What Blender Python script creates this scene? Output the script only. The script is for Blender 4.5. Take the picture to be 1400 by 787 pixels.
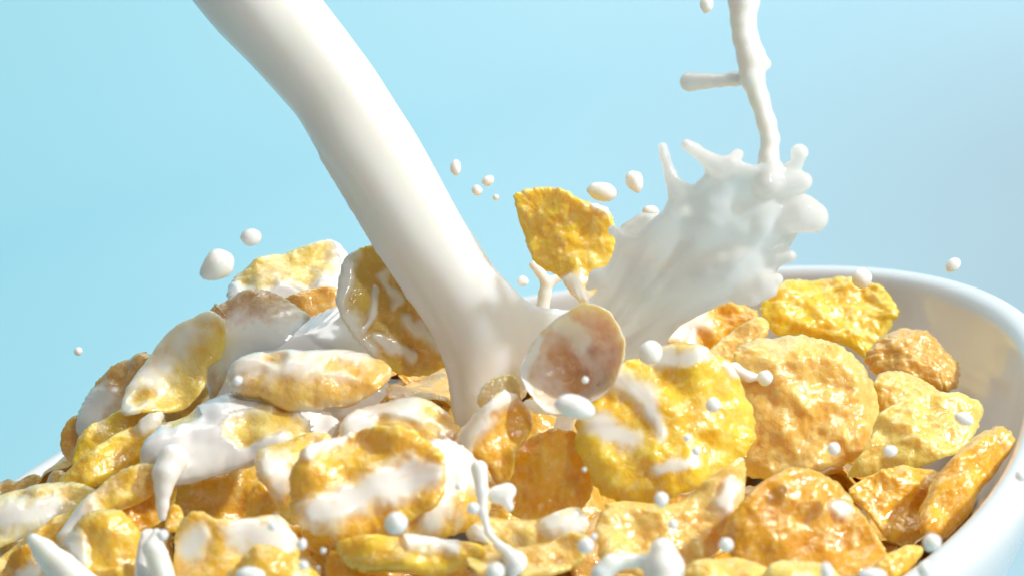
import bpy, math, random
import numpy as np
from mathutils import Matrix, Vector

# ------------------------------------------------------------------ frame of reference
W, H = 1400.0, 787.0
LENS = 100.0
F = W * LENS / 36.0                       # focal length in photo pixels
D0 = 0.62                                 # metres from lens to the bowl's rim centre
PITCH, ROLL = math.radians(17.5), math.radians(15.3)
RIM_R, RIM_T, RIM_Z = 0.1362, 0.0084, 0.105
CPX, CPY = 598.0, 681.0                   # rim centre seen in the photo
S0 = D0 / F                               # metres per photo pixel at the bowl

u_ = np.array([0, math.cos(PITCH), math.sin(PITCH)])
cr, sr = math.cos(ROLL), math.sin(ROLL)
Rr = np.array([[cr, -sr, 0], [sr, cr, 0], [0, 0, 1]])
UP = Rr @ u_
RT = Rr @ np.array([1.0, 0, 0])
BK = np.cross(UP, RT)
CEN = np.array([(CPX - W / 2) / F * D0, -(CPY - H / 2) / F * D0, -D0])
WFC = np.stack([RT, BK, UP])              # world axes as rows, in camera space


def to_world(q):
    """camera space -> world (bowl stands on z = 0)"""
    q = np.asarray(q, float)
    return (q - CEN) @ WFC.T + np.array([0, 0, RIM_Z])


def ray(px, py):
    px, py = np.asarray(px, float), np.asarray(py, float)
    return np.stack([(px - W / 2) / F, -(py - H / 2) / F, -np.ones_like(px)], -1)


def P(px, py, d):
    return ray(px, py) * np.asarray(d, float)[..., None]


# ------------------------------------------------------------------ scene, camera, light
sc = bpy.context.scene
for o in list(bpy.data.objects):
    bpy.data.objects.remove(o)
C = sc.collection
cam_d = bpy.data.cameras.new("camera")
cam = bpy.data.objects.new("camera", cam_d)
C.objects.link(cam)
Mw = Matrix(WFC.tolist()).to_4x4()
Mw.translation = Vector(to_world(np.zeros(3)).tolist())
cam.matrix_world = Mw
cam_d.lens, cam_d.sensor_width = LENS, 36.0
cam_d.clip_start, cam_d.clip_end = 0.02, 20.0
cam_d.dof.use_dof = True
cam_d.dof.focus_distance = 0.605
cam_d.dof.aperture_fstop = 24
sc.camera = cam

sc.view_settings.view_transform = "Standard"
sc.view_settings.look = "None"
sc.view_settings.exposure = 0.36
sc.view_settings.gamma = 1.0
sc.render.engine = "CYCLES"
sc.cycles.use_denoising = True
sc.cycles.max_bounces = 10
sc.cycles.diffuse_bounces = 5
sc.cycles.glossy_bounces = 4
sc.cycles.transmission_bounces = 6
sc.cycles.sample_clamp_indirect = 6.0

world = bpy.data.worlds.new("World")
sc.world = world
world.use_nodes = True
bg = world.node_tree.nodes["Background"]
bg.inputs[0].default_value = (0.90, 0.935, 0.97, 1)
bg.inputs[1].default_value = 0.165


def lamp(name, kind, pos, target, power, color, size):
    l = bpy.data.lights.new(name, kind)
    l.energy, l.color = power, color
    if kind == "AREA":
        l.shape = "DISK"
        l.size = size
    else:
        l.shadow_soft_size = size
    o = bpy.data.objects.new(name, l)
    C.objects.link(o)
    o.location = pos
    d = Vector(target) - Vector(pos)
    o.rotation_euler = d.to_track_quat("-Z", "Y").to_euler()
    return o


TGT = (0.0, 0.0, 0.13)
cam_pos = to_world(np.zeros(3))
# key: hard studio lamp, right of the camera and high; its direction is given in camera space
kd = np.array([0.74, 0.59, 0.34])
kd /= np.linalg.norm(kd)
kpos = to_world(P(700, 480, np.array(0.61)) + kd * 1.5)
KEY = lamp("key_lamp", "AREA", kpos, TGT, 18.5, (1.0, 0.955, 0.88), 0.06)
fd = np.array([0.48, 0.52, 0.80])
fd /= np.linalg.norm(fd)
FILL = lamp("fill_softbox", "AREA", to_world(P(700, 480, np.array(0.61)) + fd * 1.2), TGT, 2.4, (1.0, 0.97, 0.94), 0.075)
BGL = lamp("backdrop_lamp", "AREA", (0.2, 0.55, 1.3), (0.1, 1.1, 0.15), 6.9, (1.0, 1.0, 1.0), 0.8)

# ------------------------------------------------------------------ noise (numpy)
_rng = np.random.default_rng(7)
_perm = _rng.permutation(256)
_perm = np.concatenate([_perm, _perm, _perm])
_grad = _rng.normal(size=(256, 3))
_grad /= np.linalg.norm(_grad, axis=1)[:, None]


def noise(p):
    p = np.asarray(p, float)
    i = np.floor(p).astype(int)
    f = p - i
    w = f * f * f * (f * (f * 6 - 15) + 10)
    i &= 255
    out = 0
    for dx in (0, 1):
        for dy in (0, 1):
            for dz in (0, 1):
                h = _perm[_perm[_perm[(i[..., 0] + dx) & 255] + ((i[..., 1] + dy) & 255)] + ((i[..., 2] + dz) & 255)] & 255
                g = _grad[h]
                d = g[..., 0] * (f[..., 0] - dx) + g[..., 1] * (f[..., 1] - dy) + g[..., 2] * (f[..., 2] - dz)
                wx = w[..., 0] if dx else 1 - w[..., 0]
                wy = w[..., 1] if dy else 1 - w[..., 1]
                wz = w[..., 2] if dz else 1 - w[..., 2]
                out = out + d * wx * wy * wz
    return out * 1.6


def fbm(p, n=3, lac=2.05, g=0.5):
    a, s, t = 1.0, 0.0, 0.0
    p = np.asarray(p, float)
    for k in range(n):
        s = s + a * noise(p + 17.3 * k)
        t += a
        p = p * lac
        a *= g
    return s / t


def sstep(a, b, x):
    t = np.clip((x - a) / (b - a), 0, 1)
    return t * t * (3 - 2 * t)


# ------------------------------------------------------------------ heap shape
def heap_h(u, v):
    return -0.012 + 0.062 * np.exp(-((u + 0.03) ** 2 + (v - 0.02) ** 2) / (2 * 0.06 ** 2))


_T = np.linspace(0.44, 0.80, 721)


def heap_depth(px, py):
    q = ray(px, py)[None] * _T[:, None]
    w = (q - CEN) @ WFC.T
    f = w[:, 2] - heap_h(w[:, 0], w[:, 1])
    neg = np.nonzero(f < 0)[0]
    return float(_T[neg[0]] if len(neg) else _T[np.argmin(f)])


# ------------------------------------------------------------------ mesh helpers
def mesh_obj(name, verts, faces, mat=None, parent=None, smooth=True, loc=None):
    me = bpy.data.meshes.new(name)
    verts = np.asarray(verts, float)
    if loc is not None:
        verts = verts - np.asarray(loc)
    me.from_pydata(verts.tolist(), [], [list(map(int, f)) for f in faces])
    if smooth:
        me.polygons.foreach_set("use_smooth", [True] * len(me.polygons))
    me.update()
    o = bpy.data.objects.new(name, me)
    C.objects.link(o)
    if mat:
        me.materials.append(mat)
    if loc is not None and parent is None:
        o.location = tuple(loc)
    if parent is not None:
        o.parent = parent
    return o


def tag(o, label, cat, group=None, kind=None):
    if label:
        o["label"] = label
    if cat:
        o["category"] = cat
    if group:
        o["group"] = group
    if kind:
        o["kind"] = kind
    return o


# ------------------------------------------------------------------ materials
def new_mat(name):
    m = bpy.data.materials.new(name)
    m.use_nodes = True
    nt = m.node_tree
    b = nt.nodes["Principled BSDF"]
    return m, nt, b


def N(nt, t, **kw):
    n = nt.nodes.new(t)
    for k, v in kw.items():
        setattr(n, k, v)
    return n


def mixrgb(nt, fac, a, b, blend="MIX"):
    n = N(nt, "ShaderNodeMix", data_type="RGBA", blend_type=blend)
    L = nt.links.new
    for idx, x in ((0, fac), (6, a), (7, b)):
        if isinstance(x, (int, float)):
            n.inputs[idx].default_value = x
        elif isinstance(x, tuple):
            n.inputs[idx].default_value = x
        else:
            L(x, n.inputs[idx])
    return n.outputs[2]


def ramp(nt, src, lo, hi, a=0.0, b=1.0):
    n = N(nt, "ShaderNodeMapRange", interpolation_type="SMOOTHSTEP")
    nt.links.new(src, n.inputs[0])
    n.inputs[1].default_value, n.inputs[2].default_value = lo, hi
    n.inputs[3].default_value, n.inputs[4].default_value = a, b
    return n.outputs[0]


def noise_node(nt, co, scale, detail=3, rough=0.55, dist=0.0):
    n = N(nt, "ShaderNodeTexNoise")
    n.inputs["Scale"].default_value = scale
    n.inputs["Detail"].default_value = detail
    n.inputs["Roughness"].default_value = rough
    n.inputs["Distortion"].default_value = dist
    nt.links.new(co, n.inputs["Vector"])
    return n.outputs[0]


def make_milk(name="milk", col=(0.94, 0.90, 0.815, 1), rad=0.0036):
    m, nt, b = new_mat(name)
    b.inputs["Base Color"].default_value = col
    b.inputs["Roughness"].default_value = 0.12
    b.inputs["IOR"].default_value = 1.45
    b.inputs["Subsurface Weight"].default_value = 1.0
    b.inputs["Subsurface Radius"].default_value = (1.0, 0.72, 0.42)
    b.inputs["Subsurface Scale"].default_value = rad
    tc = N(nt, "ShaderNodeTexCoord")
    n1 = noise_node(nt, tc.outputs["Object"], 160, 2)
    bp = N(nt, "ShaderNodeBump")
    bp.inputs["Strength"].default_value = 0.05
    bp.inputs["Distance"].default_value = 0.001
    nt.links.new(n1, bp.inputs["Height"])
    nt.links.new(bp.outputs[0], b.inputs["Normal"])
    return m


MILK = make_milk("milk", (0.945, 0.925, 0.875, 1), 0.0034)
m, nt, b = new_mat("milk_layer")
b.inputs["Base Color"].default_value = (0.90, 0.875, 0.845, 1)
b.inputs["Roughness"].default_value = 0.3
b.inputs["Coat Weight"].default_value = 1.0
b.inputs["Coat Roughness"].default_value = 0.15
b.inputs["Coat IOR"].default_value = 1.55
LAYER = m


def make_flake(name, filler=False):
    m, nt, b = new_mat(name)
    L = nt.links.new
    tc = N(nt, "ShaderNodeTexCoord")
    oi = N(nt, "ShaderNodeObjectInfo")
    co = tc.outputs["Object"]
    # shift the pattern per object so that no two flakes carry the same marks
    add = N(nt, "ShaderNodeVectorMath", operation="ADD")
    cmb = N(nt, "ShaderNodeCombineXYZ")
    mul = N(nt, "ShaderNodeMath", operation="MULTIPLY")
    L(oi.outputs["Random"], mul.inputs[0])
    mul.inputs[1].default_value = 3.0
    L(mul.outputs[0], cmb.inputs[0])
    L(mul.outputs[0], cmb.inputs[1])
    L(co, add.inputs[0])
    L(cmb.outputs[0], add.inputs[1])
    v = add.outputs[0]
    nA = noise_node(nt, v, 150, 4, 0.6, 0.6)
    nB = noise_node(nt, v, 420, 4, 0.65, 0.8)
    nC = noise_node(nt, v, 1500, 3, 0.6)
    base = oi.outputs["Color"]
    deep = mixrgb(nt, 1.0, base, (0.97, 0.83, 0.58, 1), "MULTIPLY")
    pale = mixrgb(nt, 0.5, base, (0.97, 0.78, 0.44, 1))
    c1 = mixrgb(nt, ramp(nt, nA, 0.36, 0.60), deep, base)
    c2 = mixrgb(nt, ramp(nt, nB, 0.50, 0.68, 0, 0.85), c1, pale)
    at = N(nt, "ShaderNodeAttribute", attribute_name="relief")
    c2 = mixrgb(nt, ramp(nt, at.outputs["Fac"], 0.5, 0.9, 0, 0.35), c2, pale)
    # tiny toasted specks
    sp = N(nt, "ShaderNodeTexVoronoi")
    sp.inputs["Scale"].default_value = 260
    L(v, sp.inputs["Vector"])
    c3 = mixrgb(nt, ramp(nt, sp.outputs["Distance"], 0.04, 0.14, 0.25, 0.0), c2, (0.55, 0.26, 0.05, 1))
    mk = N(nt, "ShaderNodeAttribute", attribute_name="milk")
    fl = N(nt, "ShaderNodeMapRange")
    L(mk.outputs["Fac"], fl.inputs[0])
    fl.inputs[1].default_value, fl.inputs[2].default_value = 0.02, 0.95
    fl.inputs[3].default_value, fl.inputs[4].default_value = 0.0, 0.93
    film = fl.outputs[0]
    c4 = mixrgb(nt, film, c3, (0.91, 0.885, 0.855, 1))
    L(c4, b.inputs["Base Color"])
    b.inputs["Subsurface Weight"].default_value = 0.0 if filler else 0.8
    b.inputs["Subsurface Radius"].default_value = (1.0, 0.66, 0.16)
    b.inputs["Subsurface Scale"].default_value = 0.0034
    L(ramp(nt, nB, 0.35, 0.7, 0.30, 0.5), b.inputs["Roughness"])
    b.inputs["Coat Weight"].default_value = 1.0
    b.inputs["Coat Roughness"].default_value = 0.12
    b.inputs["Coat IOR"].default_value = 1.55
    vo = N(nt, "ShaderNodeTexVoronoi", feature="SMOOTH_F1")
    vo.inputs["Scale"].default_value = 620
    L(v, vo.inputs["Vector"])
    h1 = N(nt, "ShaderNodeMath", operation="MULTIPLY_ADD")
    L(vo.outputs["Distance"], h1.inputs[0])
    h1.inputs[1].default_value = -0.7
    L(nB, h1.inputs[2])
    h2 = N(nt, "ShaderNodeMath", operation="MULTIPLY_ADD")
    L(nC, h2.inputs[0])
    h2.inputs[1].default_value = 0.35
    L(h1.outputs[0], h2.inputs[2])
    bp = N(nt, "ShaderNodeBump")
    bp.inputs["Distance"].default_value = 0.0011
    L(ramp(nt, mk.outputs["Fac"], 0.1, 0.8, 0.33, 0.03), bp.inputs["Strength"])
    L(h2.outputs[0], bp.inputs["Height"])
    L(bp.outputs[0], b.inputs["Normal"])
    # the syrupy wet coat follows the coarse relief only
    bp2 = N(nt, "ShaderNodeBump")
    bp2.inputs["Distance"].default_value = 0.0011
    bp2.inputs["Strength"].default_value = 0.35
    h3 = N(nt, "ShaderNodeMath", operation="MULTIPLY_ADD")
    L(noise_node(nt, v, 760, 1), h3.inputs[0])
    h3.inputs[1].default_value = 0.55
    L(nB, h3.inputs[2])
    L(h3.outputs[0], bp2.inputs["Height"])
    L(ramp(nt, mk.outputs["Fac"], 0.1, 0.9, 0.34, 0.07), bp2.inputs["Strength"])
    L(bp2.outputs[0], b.inputs["Coat Normal"])
    return m


FLAKE = make_flake("corn_flake_crust")
FLAKE_DEEP = make_flake("corn_flake_crust_plain", True)

m, nt, b = new_mat("glazed_porcelain")
b.inputs["Base Color"].default_value = (0.77, 0.80, 0.82, 1)
b.inputs["Roughness"].default_value = 0.22
b.inputs["Coat Weight"].default_value = 0.6
b.inputs["Coat Roughness"].default_value = 0.06
b.inputs["Subsurface Weight"].default_value = 0.15
b.inputs["Subsurface Scale"].default_value = 0.002
tc = N(nt, "ShaderNodeTexCoord")
bp = N(nt, "ShaderNodeBump")
bp.inputs["Strength"].default_value = 0.04
bp.inputs["Distance"].default_value = 0.002
nt.links.new(noise_node(nt, tc.outputs["Object"], 45, 2), bp.inputs["Height"])
nt.links.new(bp.outputs[0], b.inputs["Normal"])
PORC = m

m, nt, b = new_mat("backdrop_paper_painted_light")
tc = N(nt, "ShaderNodeTexCoord")
sx = N(nt, "ShaderNodeSeparateXYZ")
nt.links.new(tc.outputs["Object"], sx.inputs[0])
cA = mixrgb(nt, ramp(nt, sx.outputs[0], -0.35, 0.45), (0.355, 0.69, 0.795, 1), (0.47, 0.665, 0.765, 1))  # left-to-right light gradient painted into the paper colour
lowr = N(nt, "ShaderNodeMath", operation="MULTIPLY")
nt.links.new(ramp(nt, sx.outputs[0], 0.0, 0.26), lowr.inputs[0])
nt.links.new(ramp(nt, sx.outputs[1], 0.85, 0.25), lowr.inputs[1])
cA = mixrgb(nt, lowr.outputs[0], cA, (0.33, 0.425, 0.49, 1))  # lower right painted darker and greyer to offset key light on the floor
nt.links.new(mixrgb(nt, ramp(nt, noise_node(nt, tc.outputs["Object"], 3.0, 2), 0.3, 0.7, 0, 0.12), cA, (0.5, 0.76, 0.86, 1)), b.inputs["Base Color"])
b.inputs["Roughness"].default_value = 0.85
b.inputs["Specular IOR Level"].default_value = 0.15
PAPER = m

# ------------------------------------------------------------------ the setting: seamless backdrop
prof = [(-0.9, 0.0)]
R_, y0 = 0.35, 0.75
prof += [(y0 + R_ * math.sin(a), R_ - R_ * math.cos(a)) for a in np.linspace(0, math.pi / 2, 24)]
prof += [(y0 + R_, 1.9)]
vs, fs = [], []
xs = np.linspace(-1.6, 1.6, 9)
for y, z in prof:
    for x in xs:
        vs.append((x, y, z))
n = len(xs)
for i in range(len(prof) - 1):
    for j in range(n - 1):
        fs.append((i * n + j, i * n + j + 1, (i + 1) * n + j + 1, (i + 1) * n + j))
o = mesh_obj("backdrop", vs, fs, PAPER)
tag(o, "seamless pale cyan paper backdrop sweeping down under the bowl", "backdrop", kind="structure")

# ------------------------------------------------------------------ bowl (lathe)
def bowl_profile():
    pts = []
    Ro, z = RIM_R, RIM_Z
    # inside from centre up, over the rolled rim, down the outside to the foot
    ins = [(0.0, 0.012), (0.03, 0.0125), (0.05, 0.017), (0.072, 0.03), (0.091, 0.05), (0.1065, 0.072), (0.1195, 0.09), (Ro - RIM_T - 0.0005, 0.0995)]
    for k in range(len(ins) - 1):
        a, b_ = ins[k], ins[k + 1]
        for t in np.linspace(0, 1, 5)[:-1]:
            pts.append((a[0] + (b_[0] - a[0]) * t, a[1] + (b_[1] - a[1]) * t))
    cx, cz, rr = Ro - RIM_T / 2, z - RIM_T / 2, RIM_T / 2
    for a in np.linspace(math.pi * 0.95, 0.0, 14):
        pts.append((cx + rr * math.cos(a), cz + rr * math.sin(a)))
    out = [(Ro - 0.0005, 0.097), (Ro - 0.010, 0.083), (Ro - 0.024, 0.062), (Ro - 0.041, 0.04), (Ro - 0.060, 0.022), (Ro - 0.074, 0.011), (0.058, 0.007)]
    for k in range(len(out) - 1):
        a, b_ = out[k], out[k + 1]
        for t in np.linspace(0, 1, 5)[:-1]:
            pts.append((a[0] + (b_[0] - a[0]) * t, a[1] + (b_[1] - a[1]) * t))
    pts.append(out[-1])
    pts.append((0.0, 0.0065))
    p = np.array(pts)
    for _ in range(3):
        q = p.copy()
        q[1:-1] = 0.25 * p[:-2] + 0.5 * p[1:-1] + 0.25 * p[2:]
        p = q
    return p


SQ, SQ_PHI, SQ_ASP = 2.30, 1.2295, 0.924     # slightly squared, slightly oval rim


def lathe(prof, nseg=160, sq=True):
    vs, fs = [], []
    for k in range(nseg):
        a = 2 * math.pi * k / nseg
        ca, sa = math.cos(a), math.sin(a)
        for r, z in prof:
            s, ax = 1.0, 1.0
            if sq and r > 0.05:
                bl = min(1, (r - 0.05) / 0.06)
                s = 1 + ((abs(ca) ** SQ + abs(sa) ** SQ) ** (-1 / SQ) - 1) * bl
                ax = 1 + (SQ_ASP - 1) * bl
            X, Y = r * ca * s * ax, r * sa * s
            vs.append((X * math.cos(SQ_PHI) - Y * math.sin(SQ_PHI), X * math.sin(SQ_PHI) + Y * math.cos(SQ_PHI), z))
    m_ = len(prof)
    for k in range(nseg):
        k2 = (k + 1) % nseg
        for i in range(m_ - 1):
            fs.append((k * m_ + i, k2 * m_ + i, k2 * m_ + i + 1, k * m_ + i + 1))
    return vs, fs


bowl = bpy.data.objects.new("cereal_bowl", None)
C.objects.link(bowl)
bowl.location = (0.0005, 0.0041, 0.0)
tag(bowl, "large round white glazed porcelain bowl heaped with corn flakes", "bowl")
mesh_obj("bowl_body", *lathe(bowl_profile()), PORC, bowl)
mesh_obj("foot_ring", *lathe([(0.047, 0.0085), (0.047, 0.0008), (0.0485, 0.0), (0.055, 0.0), (0.0565, 0.001), (0.0575, 0.0085)], 96, False), PORC, bowl)

# ------------------------------------------------------------------ flakes
def spline(pts, n):
    p = np.asarray(pts, float)
    m_ = len(p)
    seg = np.linspace(0, m_, n, endpoint=False)
    i = np.floor(seg).astype(int)
    t = (seg - i)[:, None]
    a, b_, c, d = p[(i - 1) % m_], p[i % m_], p[(i + 1) % m_], p[(i + 2) % m_]
    return 0.5 * (2 * b_ + (c - a) * t + (2 * a - 5 * b_ + 4 * c - d) * t ** 2 + (3 * b_ - a - 3 * c + d) * t ** 3)


def seg_dist(x, y, s):
    x0, y0, x1, y1 = s[:4]
    dx, dy = x1 - x0, y1 - y0
    t = np.clip(((x - x0) * dx + (y - y0) * dy) / max(dx * dx + dy * dy, 1e-9), 0, 1)
    return np.hypot(x - x0 - t * dx, y - y0 - t * dy)


def ico(sub=3):
    import bmesh
    bm = bmesh.new()
    bmesh.ops.create_icosphere(bm, subdivisions=sub, radius=1)
    v = np.array([x.co[:] for x in bm.verts])
    f = [[w.index for w in fc.verts] for fc in bm.faces]
    bm.free()
    return v, f



def disc_grid(n):
    """square grid mapped evenly onto the unit disc (no pole)"""
    a = np.linspace(-1, 1, n + 1)
    gx, gy = np.meshgrid(a, a, indexing="ij")
    gx, gy = gx.ravel(), gy.ravel()
    big = np.abs(gx) > np.abs(gy)
    r = np.where(big, np.abs(gx), np.abs(gy))
    with np.errstate(divide="ignore", invalid="ignore"):
        th = np.where(big, np.where(gx > 0, 0, np.pi) + np.pi / 4 * gy / np.where(gx == 0, 1, gx), np.where(gy > 0, np.pi / 2, -np.pi / 2) - np.pi / 4 * gx / np.where(gy == 0, 1, gy))
    idx = np.arange((n + 1) ** 2).reshape(n + 1, n + 1)
    quads = np.stack([idx[:-1, :-1], idx[1:, :-1], idx[1:, 1:], idx[:-1, 1:]], -1).reshape(-1, 4)
    loop = np.concatenate([idx[:-1, 0], idx[-1, :-1], idx[:0:-1, -1], idx[0, :0:-1]])
    return r, th, quads, loop


GRIDS = {}


def flake_shape(outline, seed, rough, dome, fold, th, jag, n=66):
    """outline: (k,2) in metres on the flake's plane, centred."""
    if n not in GRIDS:
        GRIDS[n] = disc_grid(n)
    r0, ang, quads, loop = GRIDS[n]
    m_ = 720
    ol = spline(outline, m_)
    size = np.sqrt(np.abs(np.sum(ol[:, 0] * np.roll(ol[:, 1], -1) - np.roll(ol[:, 0], -1) * ol[:, 1])) / 2 / np.pi)
    aa = np.linspace(0, 2 * np.pi, m_, endpoint=False)
    cc, ss = np.cos(aa), np.sin(aa)
    j = noise(np.stack([cc * 2.2, ss * 2.2, aa * 0 + seed * 3.7], -1)) * 0.03
    j += noise(np.stack([cc * 6, ss * 6, aa * 0 + seed * 1.3], -1)) * (0.014 + 0.05 * jag)
    j += noise(np.stack([cc * 14, ss * 14, aa * 0 + seed * 2.9], -1)) * (0.008 + 0.045 * jag)
    ol = ol * (1 + j)[:, None]
    k = np.mod(ang / (2 * np.pi), 1) * m_
    k0 = np.floor(k).astype(int) % m_
    f = (k - np.floor(k))[:, None]
    oa = ol[k0] * (1 - f) + ol[(k0 + 1) % m_] * f
    rr = 1 - (1 - r0) ** 1.25
    x, y = rr * oa[:, 0], rr * oa[:, 1]
    q = np.stack([x, y, np.full_like(x, seed * 0.731)], -1)
    low = dome * size * (1 - rr ** 2)
    fa, fk = fold
    low = low + fk / size * ((x * math.cos(fa) + y * math.sin(fa)) ** 2 - 0.25 * size ** 2)
    low = low + 0.0036 * noise(q * [80, 80, 1]) * (0.4 + 0.6 * rr)
    lows = low + 0.0004 * noise(q * [150, 150, 1] + 5) + 0.00006 * noise(q * [420, 420, 1] + 8)
    low = low + 0.0013 * noise(q * [180, 180, 1] + 5)
    bl = noise(q * [360, 360, 1] + 9)
    bl2 = noise(q * [210, 210, 1] + 29)
    # puffed blisters, then crumbs
    med = 0.00058 * (0.2 + rough) * (np.maximum(bl, -0.1) - 0.7 * np.maximum(-bl2 - 0.15, 0)) + 0.00034 * rough * noise(q * [560, 560, 1] + 3)
    fine = 0.00026 * rough * fbm(q * [1050, 1050, 1] + 2, 2)
    edge = np.sqrt(np.clip(1 - rr ** 11, 0, 1))
    bump = (med + fine) * (1 - 0.5 * rr ** 6)
    relief = np.clip(0.5 + (med + fine) / 0.0013, 0, 1)
    top = low + th * edge + bump * (0.25 + 0.75 * edge)
    bot = low - th * edge + 0.0004 * noise(q * [400, 400, 1] + 77) * edge
    return dict(x=x, y=y, rr=rr, low=low, lows=lows, top=top, bot=bot, edge=edge, relief=relief, quads=quads, loop=loop, size=size)


def build_flake(name, fsz, frame, origin, mat, attrs_milk=None):
    """frame: 3x3 rows ex, ey, en in world; origin in world. vertices are local to origin."""
    ex, ey, en = frame
    X, Y = fsz["x"][:, None] * ex, fsz["y"][:, None] * ey
    vt = X + Y + fsz["top"][:, None] * en
    vb = X + Y + fsz["bot"][:, None] * en
    nv = len(vt)
    q = fsz["quads"]
    lp = fsz["loop"]
    nx_ = np.roll(lp, -1)
    rim = np.stack([lp, lp + nv, nx_ + nv, nx_], -1)
    o = mesh_obj(name, np.concatenate([vt, vb]), np.concatenate([q, q[:, ::-1] + nv, rim]), mat)
    o.location = tuple(origin)
    for an, vals in (("relief", fsz["relief"]), ("milk", attrs_milk)):
        if vals is None:
            vals = np.zeros(nv)
        a = o.data.attributes.new(an, "FLOAT", "POINT")
        vv = np.concatenate([vals, vals * (0.7 if an == "milk" else 1)])
        a.data.foreach_set("value", vv.astype(np.float32))
    return o


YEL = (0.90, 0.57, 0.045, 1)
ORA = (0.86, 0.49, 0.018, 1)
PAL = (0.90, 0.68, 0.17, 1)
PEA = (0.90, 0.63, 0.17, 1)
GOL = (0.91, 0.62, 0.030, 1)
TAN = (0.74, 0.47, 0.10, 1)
TOPG = "corn flakes heaped in the bowl"
FLAKES = {}


def flake(label, pts, n, lift=0.0, milk=-1.0, strokes=(), col=YEL, rough=0.6, dome=0.12, fold=(0.0, 0.0), th=0.00085, jag=0.35, key=None, depth=None, group=TOPG, mh=0.0008):
    pts = np.asarray(pts, float)
    seed = len(FLAKES) + 1
    wet = milk > 0.3
    cx, cy = pts.mean(0)
    if cx < 690:
        rough *= 0.65
    if wet:
        jag, rough = jag * 0.3, rough * 0.6
    if fold[1] == 0 and not wet and th < 0.0015:
        fold = (seed * 1.7, (0.20 if seed % 2 else -0.16))
    cx, cy = pts.mean(0)
    d = (heap_depth(cx, cy) if depth is None else depth) - lift * 0.001
    nx, ny = n
    nn = np.array([nx, ny, math.sqrt(max(0.02, 1 - nx * nx - ny * ny))])
    nn /= np.linalg.norm(nn)
    c0 = P(cx, cy, np.array(d))
    rays = ray(pts[:, 0], pts[:, 1])
    tt = (c0 @ nn) / (rays @ nn)
    tt = np.clip(tt, d - 0.03, d + 0.03)
    p3 = rays * tt[:, None]
    ex = np.cross(np.array([0, 1.0, 0]), nn)
    ex /= np.linalg.norm(ex)
    ey = np.cross(nn, ex)
    loc2 = np.stack([(p3 - c0) @ ex, (p3 - c0) @ ey], -1)
    ar = np.sum(loc2[:, 0] * np.roll(loc2[:, 1], -1) - np.roll(loc2[:, 0], -1) * loc2[:, 1])
    if ar < 0:
        loc2 = loc2[::-1]
    fsz = flake_shape(loc2, seed, rough, dome, fold, th, jag)
    # photo position of every grid vertex, to lay the poured milk where it ran
    q = c0 + fsz["x"][:, None] * ex + fsz["y"][:, None] * ey + fsz["top"][:, None] * nn
    vx = W / 2 + F * q[:, 0] / -q[:, 2]
    vy = H / 2 - F * q[:, 1] / -q[:, 2]
    v = np.full(len(vx), float(milk))
    raw_x, raw_y = vx, vy
    q3 = np.stack([vx / 24, vy / 24, np.full_like(vx, seed * 1.7)], -1)
    vx = vx + 11 * fbm(q3 * 0.9 + 31, 2)
    vy = vy + 11 * fbm(q3 * 0.9 + 57, 2)
    for s in strokes:
        dd = seg_dist(vx, vy, s)
        w = s[4]
        if len(s) > 5 and s[5] < 0:
            v = np.minimum(v, np.clip(dd / (1.5 * w) - 0.55, -1, 1.0) * 1.3)
        else:
            v = np.maximum(v, np.clip(1 - dd / (1.3 * w), -1, 1) * 1.35)
    vs_ = v + 0.3 * fbm(q3, 1)
    v = v + 0.46 * fbm(q3, 3) + 0.34 * fbm(q3 * 2.7 + 9, 2) - 0.55 * (fsz["relief"] - 0.5)
    mask = np.clip((v + 0.34) / 1.25, 0, 1)
    thick = sstep(-0.3, 0.8, vs_)
    smooth_top = fsz["lows"] + th * fsz["edge"] + 0.0001
    fsz["top"] = fsz["top"] * (1 - 0.97 * thick) + smooth_top * 0.97 * thick + mh * thick * (0.3 + 0.7 * fsz["edge"])
    frame = np.stack([ex, ey, nn]) @ WFC.T
    org = to_world(c0)
    o = build_flake("corn_flake", fsz, frame, org, FLAKE, mask)
    o.color = col
    tag(o, label, "corn flake", group)
    # thick milk: a real layer with its own height
    keep = vs_ > 0.55
    if milk > 0.72 and keep.sum() > 90:
        zz = fsz["top"] + 0.00005 + 0.00025 * sstep(0.55, 0.9, vs_)
        zz = np.where(fsz["rr"] > 0.999, fsz["low"] + 0.0001, zz)
        vv = fsz["x"][:, None] * frame[0] + fsz["y"][:, None] * frame[1] + zz[:, None] * frame[2]
        fs = fsz["quads"][keep[fsz["quads"]].all(1)]
        if len(fs) > 40:
            used = np.unique(fs)
            mp = -np.ones(len(vv), int)
            mp[used] = np.arange(len(used))
            mesh_obj("milk_coating", vv[used], mp[fs], LAYER, o)
    FLAKES[key or len(FLAKES)] = (o, d)
    return o


# --- left side of the heap
flake("milk covered flake crowning the back of the heap with one bare crusty patch on top", [(311, 412), (316, 382), (345, 360), (400, 345), (445, 337), (472, 346), (482, 375), (470, 412), (420, 430), (350, 427)], (-.05, .62), 2, 0.9, [(345, 370, 430, 352, 22, -1), (385, 365, 420, 378, 16, -1)], PAL, 0.9, 0.2)
flake("shadowed flake with a wavy broken edge standing under the crowning flake", [(258, 447), (288, 425), (296, 415), (300, 416), (335, 398), (365, 397), (395, 412), (417, 437), (405, 480), (350, 530), (300, 570), (272, 510)], (-.30, .25), 13, -0.1, [(300, 480, 400, 460, 40)], (0.56, 0.37, 0.14, 1), 0.3, 0.15, jag=0.35, mh=0.0003)  # brown-grey base colour has the flake's shadow mixed in
flake("small olive flake wedged behind the milk fold under the crowning flake", [(376, 418), (410, 400), (450, 392), (468, 402), (462, 440), (420, 460)], (.0, .25), 12, -0.35, [], TAN, 0.3, 0.1, mh=0.0003)
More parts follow.
